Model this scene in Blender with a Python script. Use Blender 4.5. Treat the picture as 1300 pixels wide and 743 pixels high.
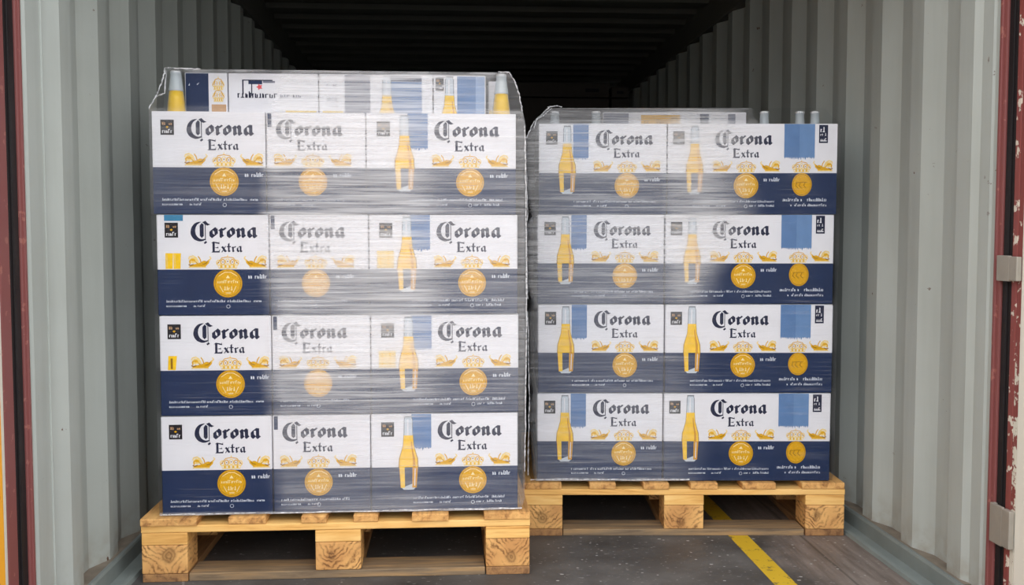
import bpy, math, random
from mathutils import Vector, Matrix, noise
R = random.Random(7)
D = bpy.data
for o in list(D.objects): D.objects.remove(o)
S = bpy.context.scene
COL = S.collection

# ------------------------------------------------------------------ camera, sky, exposure
F = 1250.0
PITCH = math.atan(71.5 / F); YAW = math.atan(83 / (F / math.cos(PITCH)))
cd = D.cameras.new('camera'); cam = D.objects.new('camera', cd); COL.objects.link(cam)
cd.sensor_width = 36; cd.lens = 36 * F / 1300; cd.clip_start = .05; cd.clip_end = 200
cam.location = (0, 0, .984); cam.rotation_euler = (math.pi / 2 - PITCH, 0, -YAW)
S.camera = cam
S.view_settings.view_transform = 'Standard'; S.view_settings.look = 'None'
S.view_settings.gamma = 1; S.view_settings.exposure = 0.0; S.view_settings.use_curve_mapping = False
SKY_STRENGTH = 3.4
w = D.worlds.new('overcast_sky'); S.world = w; w.use_nodes = True
nt = w.node_tree; nt.nodes.clear()
tc = nt.nodes.new('ShaderNodeTexCoord'); sx = nt.nodes.new('ShaderNodeSeparateXYZ')
cr = nt.nodes.new('ShaderNodeValToRGB'); bg = nt.nodes.new('ShaderNodeBackground'); wo = nt.nodes.new('ShaderNodeOutputWorld')
nt.links.new(tc.outputs['Generated'], sx.inputs[0]); nt.links.new(sx.outputs['Z'], cr.inputs[0])
nt.links.new(cr.outputs[0], bg.inputs[0]); nt.links.new(bg.outputs[0], wo.inputs[0])
e = cr.color_ramp.elements
e[0].position = 0; e[0].color = (.42, .42, .42, 1)
e[1].position = .40; e[1].color = (.97, .98, 1.0, 1)
bg.inputs[1].default_value = SKY_STRENGTH

# ------------------------------------------------------------------ materials
def srgb(r, g, b):
    def f(c):
        c /= 255.0
        return c / 12.92 if c <= .04045 else ((c + .055) / 1.055) ** 2.4
    return (f(r), f(g), f(b), 1)
class NT:
    def __init__(s, name):
        s.m = D.materials.new(name); s.m.use_nodes = True; s.t = s.m.node_tree; s.t.nodes.clear()
        s.out = s.n('ShaderNodeOutputMaterial')
    def n(s, k, **kw):
        x = s.t.nodes.new(k)
        for a, b in kw.items(): setattr(x, a, b)
        return x
    def l(s, a, b): s.t.links.new(a, b)
    def setin(s, sock, v):
        if hasattr(v, 'links') or hasattr(v, 'is_linked'): s.l(v, sock)
        else: sock.default_value = v
    def coord(s, scale=(1, 1, 1), kind='Object', loc=(0, 0, 0)):
        c = s.n('ShaderNodeTexCoord'); mp = s.n('ShaderNodeMapping')
        mp.inputs['Scale'].default_value = scale; mp.inputs['Location'].default_value = loc
        s.l(c.outputs[kind], mp.inputs[0]); return mp.outputs[0]
    def noise(s, vec, scale=5, detail=4, rough=.5, dist=0):
        x = s.n('ShaderNodeTexNoise'); s.l(vec, x.inputs['Vector'])
        x.inputs['Scale'].default_value = scale; x.inputs['Detail'].default_value = detail
        x.inputs['Roughness'].default_value = rough; x.inputs['Distortion'].default_value = dist
        return x.outputs['Fac']
    def ramp(s, fac, stops):
        x = s.n('ShaderNodeValToRGB'); s.l(fac, x.inputs[0]); el = x.color_ramp.elements
        while len(el) < len(stops): el.new(.5)
        for q, (p, c) in zip(el, stops):
            q.position = p; q.color = c if isinstance(c, tuple) else (c, c, c, 1)
        return x.outputs[0]
    def mix(s, fac, a, b, kind='MIX'):
        x = s.n('ShaderNodeMix'); x.data_type = 'RGBA'; x.blend_type = kind
        s.setin(x.inputs[0], fac); s.setin(x.inputs[6], a); s.setin(x.inputs[7], b); return x.outputs[2]
    def math(s, op, a, b=0.0, c=0.0, clamp=False):
        x = s.n('ShaderNodeMath'); x.operation = op; x.use_clamp = clamp
        s.setin(x.inputs[0], a); s.setin(x.inputs[1], b); s.setin(x.inputs[2], c); return x.outputs[0]
    def sep(s, vec):
        x = s.n('ShaderNodeSeparateXYZ'); s.l(vec, x.inputs[0]); return x.outputs
    def bump(s, h, strength=.3, dist=.01):
        x = s.n('ShaderNodeBump'); s.l(h, x.inputs['Height']); x.inputs['Strength'].default_value = strength
        x.inputs['Distance'].default_value = dist; return x.outputs[0]
    def pbr(s, col, rough=.5, metal=0, spec=.5, normal=None, **kw):
        x = s.n('ShaderNodeBsdfPrincipled'); s.setin(x.inputs['Base Color'], col); s.setin(x.inputs['Roughness'], rough)
        s.setin(x.inputs['Metallic'], metal); x.inputs['Specular IOR Level'].default_value = spec
        if normal is not None: s.l(normal, x.inputs['Normal'])
        for k, v in kw.items(): s.setin(x.inputs[k], v)
        return x.outputs[0]
    def done(s, sh): s.l(sh, s.out.inputs[0]); return s.m
def flat(name, c, rough=.5, metal=0, spec=.2, var=.06, nscale=30):
    t = NT(name); n = t.noise(t.coord(), nscale, 3)
    col = t.mix(t.ramp(n, [(.3, 0.0), (.7, 1.0)]), tuple(v * (1 - var) for v in c[:3]) + (1,), tuple(min(1, v * (1 + var)) for v in c[:3]) + (1,))
    return t.done(t.pbr(col, rough, metal, spec))

WHITE = flat('carton_white', srgb(226, 226, 231), .42, var=.03, nscale=14)
NAVY = flat('carton_navy', srgb(28, 46, 82), .45, var=.08, nscale=14)
INK = flat('ink_navy', srgb(30, 35, 62), .45)
GOLD = flat('ink_gold', srgb(216, 164, 14), .4, var=.12, nscale=160)
GOLDL = flat('ink_gold_light', srgb(236, 208, 132), .45, var=.1, nscale=160)
GOLDD = flat('ink_gold_dark', srgb(150, 108, 14), .45)
PALETXT = flat('ink_pale', srgb(205, 212, 224), .5)
BLUEP = flat('ink_sky_blue', srgb(92, 126, 172), .42)
BLUEP2 = flat('ink_sky_blue_fold', srgb(104, 138, 182), .42)
BLUEL = flat('ink_light_blue', srgb(140, 165, 202), .42)
TEALT = flat('ink_teal', srgb(60, 130, 170), .45)
BLACKI = flat('ink_black', srgb(32, 30, 36), .5)
BEERP = flat('ink_beer_yellow', srgb(244, 198, 30), .42, var=.1, nscale=60)
BEERD = flat('ink_beer_amber', srgb(206, 148, 16), .42)
CLEARP = flat('ink_glass_grey', srgb(196, 205, 214), .42)
GLASSL = flat('ink_glass_line', srgb(120, 128, 136), .42)
SHOULD = flat('ink_outline_amber', srgb(176, 142, 66), .42)
REDI = flat('ink_red', srgb(214, 84, 90), .5)
CREAMI = flat('ink_cream', srgb(244, 226, 170), .5)
GREYI = flat('ink_grey', srgb(120, 124, 140), .5)
TANI = flat('ink_tan', srgb(190, 150, 110), .5)
KRAFT = flat('carton_inner', srgb(150, 128, 98), .8)

def wall_mat():
    t = NT('container_paint'); c = t.coord()
    a = t.noise(c, 1.6, 4, .55); b = t.noise(t.coord((6, 6, .5)), 3, 4, .6)
    col = t.mix(t.ramp(a, [(.3, 0.), (.7, 1.)]), srgb(163, 168, 163), srgb(176, 182, 178))
    col = t.mix(t.math('MULTIPLY', t.ramp(b, [(.45, 0.), (.75, 1.)]), .25), col, srgb(140, 143, 136))
    z = t.sep(c)['Z']
    dirt = t.math('MULTIPLY', t.ramp(z, [(.02, 1.), (.16, 0.)]), t.ramp(t.noise(c, 22, 4), [(.4, 0.), (.62, 1.)]))
    col = t.mix(t.math('MULTIPLY', dirt, .6), col, srgb(132, 118, 100))
    sp = t.noise(c, 26, 5, .65)
    big = t.noise(c, 2.2, 2)
    chip = t.math('MULTIPLY', t.ramp(sp, [(.685, 0.), (.70, 1.)]), t.ramp(big, [(.5, 0.), (.6, 1.)]))
    col = t.mix(chip, col, srgb(92, 66, 50))
    return t.done(t.pbr(col, t.math('ADD', t.math('MULTIPLY', a, .2), .4), 0, .4, t.bump(t.noise(c, 60, 3), .08, .004)))
WALL = wall_mat()
RAIL = flat('rail_paint', srgb(122, 130, 128), .5, var=.1, nscale=9)
DIRT = flat('ledge_dirt', srgb(128, 118, 106), .9, var=.2, nscale=18)
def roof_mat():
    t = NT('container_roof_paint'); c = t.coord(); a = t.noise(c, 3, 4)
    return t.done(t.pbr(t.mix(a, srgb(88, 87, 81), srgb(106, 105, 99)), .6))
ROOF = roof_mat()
def floor_mat():
    t = NT('worn_floor'); c = t.coord()
    a = t.noise(c, 3.2, 6, .62); b = t.noise(t.coord((14, 1.2, 1)), 3, 4, .6)
    col = t.ramp(a, [(.3, srgb(60, 58, 57)), (.5, srgb(82, 80, 79)), (.72, srgb(106, 104, 102))])
    x = t.sep(c)['X']
    brown = t.ramp(x, [(.985, 0.), (1., 1.)])          # ramps clamp to 0..1, so shift x below
    xs = t.math('SUBTRACT', x, .2)
    bm = t.ramp(t.math('ADD', xs, t.math('MULTIPLY', t.math('SUBTRACT', a, .5), .5)), [(.76, 0.), (.9, 1.)])
    wood = t.ramp(b, [(.3, srgb(96, 86, 80)), (.6, srgb(124, 114, 108)), (.8, srgb(140, 130, 124))])
    col = t.mix(bm, col, wood)
    # boards
    seam = t.n('ShaderNodeTexWave'); seam.wave_type = 'BANDS'; seam.bands_direction = 'X'
    t.l(c, seam.inputs[0]); seam.inputs['Scale'].default_value = 1.9; seam.inputs['Distortion'].default_value = .25
    sm = t.ramp(seam.outputs['Fac'], [(.0, 1.), (.012, 0.)])
    col = t.mix(t.math('MULTIPLY', t.math('MULTIPLY', sm, bm), .5), col, srgb(40, 38, 38))
    v = t.n('ShaderNodeTexVoronoi'); t.l(t.coord(), v.inputs['Vector']); v.inputs['Scale'].default_value = 34
    v.inputs['Randomness'].default_value = 1
    fl = t.math('MULTIPLY', t.ramp(v.outputs['Distance'], [(.10, 1.), (.16, 0.)]), t.ramp(t.noise(t.coord(), 9, 3), [(.50, 0.), (.58, 1.)]))
    fl2 = t.ramp(t.noise(t.coord((1, 2.2, 1)), 48, 3, .5), [(.66, 0.), (.70, 1.)])
    col = t.mix(t.math('MULTIPLY', t.math('MAXIMUM', fl, t.math('MULTIPLY', fl2, .6)), .75), col, srgb(176, 176, 174))
    v2 = t.n('ShaderNodeTexVoronoi'); t.l(t.coord((1, 1.6, 1)), v2.inputs['Vector']); v2.inputs['Scale'].default_value = 15
    f3 = t.math('MULTIPLY', t.ramp(t.math('ADD', v2.outputs['Distance'], t.math('MULTIPLY', t.noise(c, 90, 3), .12)), [(.13, 1.), (.15, 0.)]), t.ramp(t.noise(t.coord(), 4, 2), [(.5, 0.), (.54, 1.)]))
    col = t.mix(t.math('MULTIPLY', f3, .8), col, srgb(196, 196, 194))
    return t.done(t.pbr(col, t.math('ADD', t.math('MULTIPLY', a, .4), .35), 0, .35, t.bump(t.noise(c, 40, 5, .6), .25, .004)))
FLOOR = floor_mat()
def line_mat():
    t = NT('yellow_floor_paint'); c = t.coord(); a = t.noise(c, 30, 5, .7)
    col = t.mix(t.ramp(a, [(.56, 0.), (.66, 1.)]), srgb(206, 170, 42), srgb(110, 96, 56))
    return t.done(t.pbr(col, .6, 0, .3))
YLINE = line_mat()
def red_mat(name, c1, c2, amt):
    t = NT(name); c = t.coord(); n = t.noise(c, 30, 5, .6)
    col = t.mix(t.ramp(n, [(amt, 0.), (amt + .02, 1.)]), c1, c2)
    return t.done(t.pbr(col, .5, 0, .4))
RED = red_mat('red_oxide_paint', srgb(126, 72, 70), srgb(150, 96, 88), .62)
REDW = red_mat('red_paint_chipped', srgb(130, 66, 62), srgb(206, 198, 184), .58)
CREAM = red_mat('cream_paint', srgb(206, 202, 190), srgb(160, 110, 100), .70)
def redc():
    t = NT('red_paint_worn_to_primer'); c = t.coord(); n = t.noise(c, 24, 5, .65); z = t.sep(c)['Z']
    v = t.math('ADD', n, t.math('MULTIPLY', t.math('SUBTRACT', .85, z), .25))
    return t.done(t.pbr(t.mix(t.ramp(v, [(.58, 0.), (.61, 1.)]), srgb(126, 64, 60), srgb(204, 200, 186)), .55, 0, .3))
REDC = redc()
ORANGE = red_mat('orange_paint', srgb(224, 158, 44), srgb(210, 140, 40), .6)
RUBBER = flat('black_rubber', srgb(34, 30, 31), .5)
STEEL = flat('hinge_steel', srgb(158, 152, 142), .45, .3)
GROUND = flat('yard_concrete', srgb(128, 126, 122), .9, var=.15, nscale=2)
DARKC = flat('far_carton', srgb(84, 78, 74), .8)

def wood(name, c1, c2, c3, axis, rough=.7):
    t = NT(name)
    oi = t.n('ShaderNodeObjectInfo'); tcn = t.n('ShaderNodeTexCoord'); add = t.n('ShaderNodeVectorMath')
    t.l(tcn.outputs['Object'], add.inputs[0])
    cmb = t.n('ShaderNodeCombineXYZ')
    for i in range(3): t.l(t.math('MULTIPLY', oi.outputs['Random'], 7.3 + i * 3.1), cmb.inputs[i])
    t.l(cmb.outputs[0], add.inputs[1])
    mp = t.n('ShaderNodeMapping'); t.l(add.outputs[0], mp.inputs[0])
    sc = [26, 26, 26]; sc[axis] = 2.0; mp.inputs['Scale'].default_value = sc
    g = t.noise(mp.outputs[0], 1.6, 5, .6, .6)
    g2 = t.noise(mp.outputs[0], 5, 3, .6)
    col = t.ramp(g, [(.28, c3), (.45, c1), (.68, c2)])
    col = t.mix(t.math('MULTIPLY', t.ramp(g2, [(.56, 0.), (.74, 1.)]), .5), col, c3)
    b = t.noise(add.outputs[0], 6, 3)
    col = t.mix(t.math('MULTIPLY', t.ramp(b, [(.5, 0.), (.75, 1.)]), .35), col, c3)
    return t.done(t.pbr(col, rough, 0, .3, t.bump(g2, .25, .002)))
PINE_X = wood('pine_across', srgb(234, 184, 108), srgb(244, 204, 134), srgb(196, 138, 70), 0)
PINE_Y = wood('pine_along', srgb(208, 156, 94), srgb(232, 184, 116), srgb(124, 80, 46), 1)
PINE_OLD = wood('pine_weathered', srgb(128, 110, 88), srgb(166, 134, 94), srgb(88, 72, 58), 0)
PINE_OLDY = wood('pine_weathered_along', srgb(146, 108, 72), srgb(176, 132, 84), srgb(96, 66, 44), 1)
def endgrain():
    t = NT('pine_end_grain')
    oi = t.n('ShaderNodeObjectInfo'); tcn = t.n('ShaderNodeTexCoord'); r = oi.outputs['Random']
    off = t.n('ShaderNodeCombineXYZ')
    for i, k in enumerate((9.1, 5.3, 7.7)): t.l(t.math('MULTIPLY', r, k), off.inputs[i])
    ad = t.n('ShaderNodeVectorMath'); t.l(tcn.outputs['Object'], ad.inputs[0]); t.l(off.outputs[0], ad.inputs[1]); ov = ad.outputs[0]
    sp = t.sep(tcn.outputs['Object'])
    x = t.math('SUBTRACT', sp['X'], t.math('MULTIPLY', t.math('SUBTRACT', r, .5), .06)); z = sp['Z']
    wob = t.noise(ov, 17, 4, .6); n = t.noise(ov, 26, 4, .65)
    lean = t.math('MULTIPLY', t.math('SUBTRACT', t.math('FRACT', t.math('MULTIPLY', r, 7)), .5), .5)
    ax = t.math('ABSOLUTE', x)
    u = t.math('ADD', t.math('SUBTRACT', z, t.math('MULTIPLY', ax, t.math('ADD', 1.0, lean))), t.math('MULTIPLY', wob, .085))
    s1 = t.math('MULTIPLY', t.math('ADD', t.math('SINE', t.math('MULTIPLY', u, 340)), 1), .5)
    m = t.math('MULTIPLY', t.math('POWER', s1, 2.2), t.ramp(n, [(.42, 0.), (.62, 1.)]))
    big = t.ramp(t.noise(ov, 9, 3), [(.35, 0.), (.65, 1.)])
    col = t.mix(big, srgb(234, 184, 116), srgb(198, 146, 90))
    col = t.mix(t.math('MULTIPLY', m, .85), col, srgb(104, 66, 38))
    kz = t.math('ADD', z, t.math('MULTIPLY', t.math('SUBTRACT', t.math('FRACT', t.math('MULTIPLY', r, 13)), .5), .03))
    d = t.math('SQRT', t.math('ADD', t.math('MULTIPLY', x, x), t.math('MULTIPLY', kz, t.math('MULTIPLY', kz, .6))))
    d = t.math('ADD', d, t.math('MULTIPLY', t.math('SUBTRACT', wob, .5), .035))
    ring = t.math('MULTIPLY', t.ramp(d, [(.010, 1.), (.020, 0.)]), t.math('ADD', .65, t.math('MULTIPLY', t.math('SINE', t.math('MULTIPLY', d, 700)), .2)))
    ring = t.math('MULTIPLY', ring, .75)
    col = t.mix(ring, col, srgb(70, 40, 26))
    return t.done(t.pbr(col, .75, 0, .25, t.bump(m, .3, .002)))
ENDG = endgrain()

# ------------------------------------------------------------------ mesh helper
class MB:
    def __init__(s): s.v = []; s.f = []; s.m = []; s.mats = []; s.sm = []
    def mi(s, mat):
        if mat not in s.mats: s.mats.append(mat)
        return s.mats.index(mat)
    def face(s, pts, mat, smooth=False):
        b = len(s.v); s.v += [tuple(p) for p in pts]; s.f.append(tuple(range(b, b + len(pts)))); s.m.append(s.mi(mat)); s.sm.append(smooth)
    def mesh(s, vs, fs, mat, smooth=False):
        b = len(s.v); s.v += [tuple(p) for p in vs]; k = s.mi(mat)
        for f in fs: s.f.append(tuple(b + i for i in f)); s.m.append(k); s.sm.append(smooth)
    def box(s, a, b, mat, ch=0.0):
        x0, y0, z0 = a; x1, y1, z1 = b
        if ch <= 0:
            vs = [(x0,y0,z0),(x1,y0,z0),(x1,y1,z0),(x0,y1,z0),(x0,y0,z1),(x1,y0,z1),(x1,y1,z1),(x0,y1,z1)]
            s.mesh(vs, [(0,3,2,1),(4,5,6,7),(0,1,5,4),(1,2,6,5),(2,3,7,6),(3,0,4,7)], mat); return
        import bmesh
        bm = bmesh.new(); bmesh.ops.create_cube(bm, size=1)
        for v in bm.verts:
            v.co = Vector(((x0+x1)/2 + v.co.x*(x1-x0), (y0+y1)/2 + v.co.y*(y1-y0), (z0+z1)/2 + v.co.z*(z1-z0)))
        bmesh.ops.bevel(bm, geom=list(bm.edges), offset=ch, segments=2, profile=.6, affect='EDGES')
        bm.verts.index_update()
        s.mesh([v.co[:] for v in bm.verts], [[v.index for v in f.verts] for f in bm.faces], mat); bm.free()
    def prism_y(s, prof, y0, y1, mat, caps=True):          # prof in x,z, counter-clockwise seen from -y
        n = len(prof)
        vs = [(x, y0, z) for x, z in prof] + [(x, y1, z) for x, z in prof]
        fs = [(i, i + n, (i + 1) % n + n, (i + 1) % n) for i in range(n)]
        if caps: fs += [tuple(range(n)), tuple(range(2 * n - 1, n - 1, -1))]
        s.mesh(vs, fs, mat)
    def prism_z(s, prof, z0, z1, mat, caps=True):
        n = len(prof)
        vs = [(x, y, z0) for x, y in prof] + [(x, y, z1) for x, y in prof]
        fs = [(i, (i + 1) % n, (i + 1) % n + n, i + n) for i in range(n)]
        if caps: fs += [tuple(range(n - 1, -1, -1)), tuple(range(n, 2 * n))]
        s.mesh(vs, fs, mat)
    def lathe(s, prof, mat, n=28, o=(0, 0, 0)):
        vs = []; fs = []
        for r, z in prof:
            for k in range(n):
                a = 2 * math.pi * k / n; vs.append((o[0] + r * math.cos(a), o[1] + r * math.sin(a), o[2] + z))
        for i in range(len(prof) - 1):
            for k in range(n):
                k2 = (k + 1) % n; fs.append((i*n+k, i*n+k2, (i+1)*n+k2, (i+1)*n+k))
        s.mesh(vs, fs, mat, True)
    # ---- flat printing on the plane y = const
    def poly(s, pts, y, mat): s.face([(x, y, z) for x, z in pts], mat)
    def rect(s, x0, z0, x1, z1, y, mat): s.poly([(x0, z0), (x1, z0), (x1, z1), (x0, z1)], y, mat)
    def disc(s, cx, cz, rx, rz, y, mat, n=36): s.poly([(cx + rx*math.cos(2*math.pi*k/n), cz + rz*math.sin(2*math.pi*k/n)) for k in range(n)], y, mat)
    def ring(s, cx, cz, rx, rz, t, y, mat, n=36):
        for k in range(n):
            a = 2*math.pi*k/n; b = 2*math.pi*(k+1)/n
            s.poly([(cx+rx*math.cos(a), cz+rz*math.sin(a)), (cx+rx*math.cos(b), cz+rz*math.sin(b)),
                    (cx+(rx-t)*math.cos(b), cz+(rz-t)*math.sin(b)), (cx+(rx-t)*math.cos(a), cz+(rz-t)*math.sin(a))], y, mat)
    def nib(s, path, w, ang, y, mat, sc=1, ox=0, oz=0):     # broad-nib pen stroke
        nx, nz = math.cos(ang) * w / 2, math.sin(ang) * w / 2
        for i, ((a, b), (c, d)) in enumerate(zip(path, path[1:])):
            q = [(a-nx, b-nz), (a+nx, b+nz), (c+nx, d+nz), (c-nx, d-nz)]
            ar = sum(q[k][0]*q[(k+1) % 4][1] - q[(k+1) % 4][0]*q[k][1] for k in range(4))
            if ar < 0: q.reverse()
            s.poly([(ox + sc*u, oz + sc*v) for u, v in q], y - (i % 2) * .00003, mat)
    def stroke(s, path, w, y, mat, sc=1, ox=0, oz=0):       # round-ish line of constant width
        for i, ((a, b), (c, d)) in enumerate(zip(path, path[1:])):
            L = math.hypot(c-a, d-b) or 1; px, pz = -(d-b)/L*w/2, (c-a)/L*w/2; ex, ez = (c-a)/L*w*.25, (d-b)/L*w*.25
            s.poly([(ox+sc*(a-ex-px), oz+sc*(b-ez-pz)), (ox+sc*(c+ex-px), oz+sc*(d+ez-pz)), (ox+sc*(c+ex+px), oz+sc*(d+ez+pz)), (ox+sc*(a-ex+px), oz+sc*(b-ez+pz))], y - (i % 2)*.00003, mat)
    def data(s, name):
        me = D.meshes.new(name); me.from_pydata(s.v, [], s.f)
        for m in s.mats: me.materials.append(m)
        for p, k, q in zip(me.polygons, s.m, s.sm): p.material_index = k; p.use_smooth = q
        me.update(); return me
    def obj(s, name, parent=None, loc=None):
        o = D.objects.new(name, s.data(name)); COL.objects.link(o); o.parent = parent
        if loc: o.location = loc
        return o
def tag(o, label=None, cat=None, group=None, kind=None):
    if label: o['label'] = label
    if cat: o['category'] = cat
    if group: o['group'] = group
    if kind: o['kind'] = kind
    return o
def empty(name, loc=(0, 0, 0), rz=0):
    o = D.objects.new(name, None); COL.objects.link(o); o.location = loc; o.rotation_euler.z = rz
    o.empty_display_size = .05; return o
def copy_tree(o, parent=None):
    c = o.copy(); COL.objects.link(c); c.parent = parent
    for ch in list(o.children): copy_tree(ch, c)
    return c

# ------------------------------------------------------------------ container shell
Y0, Y1 = 2.50, 8.20
XL, XR = -.972, 1.388          # inner flats of the two side walls
DC, PITCHC = .036, .278
ZC = 2.205
def corrugated(y0, y1, x_in, side, phase, z0, z1):
    """profile along y of one side wall; side=-1 left, +1 right; returns polyline of (x, y)"""
    xo = x_in + side * DC
    pts = []; y = y0 - phase
    seq = [(0, x_in), (.072, x_in), (.140, xo), (.210, xo)]
    while y < y1 + .3:
        for d, x in seq: pts.append((x, y + d))
        y += PITCHC
    out = []
    for (xa, ya), (xb, yb) in zip(pts, pts[1:]):
        if yb <= y0 or ya >= y1: continue
        def at(yy): return xa + (xb - xa) * (yy - ya) / (yb - ya)
        a = max(ya, y0); b = min(yb, y1)
        if not out: out.append((at(a), a))
        out.append((at(b), b))
    return out
for side, x_in, nm, ph in ((-1, XL, 'wall_left', .193), (1, XR, 'wall_right', .238)):
    m = MB(); pl = corrugated(Y0, Y1, x_in, side, ph, 0, ZC)
    back = x_in + side * (DC + .004)
    z0, z1 = .02, 2.13
    for (xa, ya), (xb, yb) in zip(pl, pl[1:]):
        q = [(xa, ya, z0), (xa, ya, z1), (xb, yb, z1), (xb, yb, z0)]
        if side > 0: q.reverse()
        q = q[::-1]
        m.face(q, WALL)
        o_ = side * .003
        m.face([(xa + o_, ya, z0), (xb + o_, yb, z0), (xb + o_, yb, z1), (xa + o_, ya, z1)], WALL)
    o = m.obj(nm); tag(o, kind='structure')
    # bottom rail: ledge behind the corrugation, vertical face, flange on the floor
    s = side
    m = MB()
    prof = [(x_in + s*.05, -.02), (x_in + s*.05, .045), (x_in - s*.020, .054), (x_in - s*.023, .047), (x_in - s*.024, .006), (x_in - s*.058, .005), (x_in - s*.062, .012), (x_in - s*.076, .011), (x_in - s*.079, 0.001), (x_in - s*.079, -.02)]
    if s > 0: prof = prof[::-1]
    m.prism_y(prof[::-1], 2.46, Y1, RAIL)
    o = m.obj('trim_1' if s < 0 else 'trim_2'); tag(o, kind='structure')
    m = MB()
    q = [(x_in + s*.045, 2.50, .0485), (x_in - s*.010, 2.50, .0535), (x_in - s*.010, Y1, .0535), (x_in + s*.045, Y1, .0485)]
    m.face(q if s < 0 else q[::-1], DIRT); m.obj('ledge_dirt', o)
    # top rail
    m = MB()
    xs = sorted([x_in - s*.012, x_in + s*.05])
    m.box((xs[0], 2.40, 2.075), (xs[1], Y1 + .05, 2.245), ROOF, .006)
    o = m.obj('trim_3' if s < 0 else 'trim_4'); tag(o, kind='structure')
# roof: shallow corrugations across the container
m = MB(); y = 2.30; pts = []
while y < Y1 + .1:
    for d, z in ((0, ZC), (.10, ZC), (.125, ZC + .022), (.235, ZC + .022)): pts.append((y + d, z))
    y += .26
for (ya, za), (yb, zb) in zip(pts, pts[1:]):
    m.face([(XL - .04, ya, za), (XR + .04, ya, za), (XR + .04, yb, zb), (XL - .04, yb, zb)][::-1], ROOF)
    m.face([(XL - .04, ya, za + .004), (XR + .04, ya, za + .004), (XR + .04, yb, zb + .004), (XL - .04, yb, zb + .004)], ROOF)
tag(m.obj('ceiling'), kind='structure')
# header over the door
m = MB(); m.box((XL - .1, 2.36, 2.19), (XR + .1, 2.46, 2.34), RED, .006); tag(m.obj('trim_5'), kind='structure')
# end wall
m = MB(); x = XL - .03; pts = []
while x < XR + .03:
    for d, yy in ((0, Y1), (.072, Y1), (.14, Y1 + .04), (.21, Y1 + .04)): pts.append((x + d, yy))
    x += .278
for (xa, ya), (xb, yb) in zip(pts, pts[1:]):
    m.face([(xa, ya, 0), (xb, yb, 0), (xb, yb, ZC + .06), (xa, ya, ZC + .06)], WALL)
    m.face([(xa, ya + .004, 0), (xa, ya + .004, ZC + .06), (xb, yb + .004, ZC + .06), (xb, yb + .004, 0)], WALL)
tag(m.obj('wall_back'), kind='structure')
# floor
m = MB(); m.box((XL - .04, 2.36, -.03), (XR + .04, Y1 + .05, 0), FLOOR); tag(m.obj('floor'), kind='structure')
m = MB(); m.box((XL - .1, 2.24, -.15), (XR + .1, 2.36, -.002), RED, .004); tag(m.obj('trim_6'), kind='structure')
m = MB()
yy = 2.36
while yy < 6.0:
    y2 = yy + .08; xa = .944 + (3.127 - yy) * .003
    j = [R.uniform(-.0015, .0015) for _ in range(2)]
    m.face([(.953 - .032 + j[0]*0, yy, .0006), (.953 + .032, yy, .0006), (.953 + .032, y2, .0006), (.953 - .032, y2, .0006)], YLINE)
    yy = y2
tag(m.obj('trim_7'), kind='structure')
# yard outside
m = MB(); m.box((-30, -30, -.25), (30, 2.24, -.15), GROUND); tag(m.obj('ground'), kind='structure')

# corner posts (painted), frame strips, gaskets
def post(side, xf, ya, yb, yr, nm1, nm2):
    s = side; m = MB()
    # painted post: flat face, a shallow step, and a slim lip towards the corrugation
    xa, xb = sorted([xf, xf + s*.06])
    prof = [(xf, yb), (xf, ya + .038), (xf + s*.006, ya + .034), (xf + s*.006, ya), (xf + s*.07, ya), (xf + s*.07, yb)]
    if s < 0: prof = prof[::-1]
    m.prism_z(prof[::-1], -.02, 2.2, WALL)
    xa, xb = sorted([xf - s*.004, xf + s*.02]); m.box((xa, yb - .004, 0), (xb, yb, 2.2), WALL, .001)
    tag(m.obj(nm1), kind='structure')
    m = MB(); xa, xb = sorted([xf - s*.004, xf + s*.09])
    m.box((xa, yr, -.02), (xb, ya - .0005, 2.2), RED, .004)
    xa, xb = sorted([xf - s*.009, xf + s*.02]); m.box((xa, ya - .016, -.02), (xb, ya - .006, 2.2), RED, .002)
    tag(m.obj(nm2), kind='structure')
post(-1, -.985, 2.374, 2.50, 2.352, 'trim_8', 'trim_9')
post(1, 1.400, 2.430, 2.56, 2.400, 'trim_10', 'trim_11')
def leaf(side, xh, y0, y1, ang, edge, band, face, nm):
    """open door leaf: root at the hinge line, runs outwards (towards -y) and away from the opening"""
    root = empty(nm, (xh, y1, 0), 0); s = side
    m = MB(); a, b = sorted([0, s*.06]); m.box((a, y0 - y1, -.1), (b, 0, 2.25), edge, .004); m.obj('door_edge', root)
    g = MB(); a, b = sorted([s*.001, s*.05]); g.box((a, .0015, -.05), (b, (2.352 if s < 0 else 2.400) - y1 - .001, 2.2), RUBBER, .004)
    a, b = sorted([-s*.003, s*.001]); g.box((a, .012, -.05), (b, .020, 2.2), RUBBER, .001)
    g.obj('gasket', root)
    m = MB(); a, b = sorted([s*.001, s*.055]); m.box((a, y0 - y1 - (.014 if s < 0 else .018), -.1), (b, y0 - y1 - .0005, 2.25), band, .002); m.obj('edge_trim', root)
    m = MB()
    # leaf panel with shallow vertical ribs on its inner face
    n = 12; L = 1.12
    for k in range(n):
        u0 = k * L / n; u1 = (k + 1) * L / n; d = .012 if k % 2 else 0
        m.box((min(s*d, s*.045), -u1, -.1), (max(s*d, s*.045), -u0 - .0004, 2.25), face, .003)
    p = m.obj('door_panel', root, (0, y0 - y1 - (.015 if s < 0 else .019), 0)); p.rotation_euler.z = -s * ang * -1 if s > 0 else -ang
    tag(root, kind='structure'); return root
dl = leaf(-1, -.985, 2.245, 2.297, math.radians(12), RED, CREAM, ORANGE, 'door_1')
dr = leaf(1, 1.400, 2.334, 2.358, math.radians(12), REDW, REDC, CREAM, 'door_2')
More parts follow.
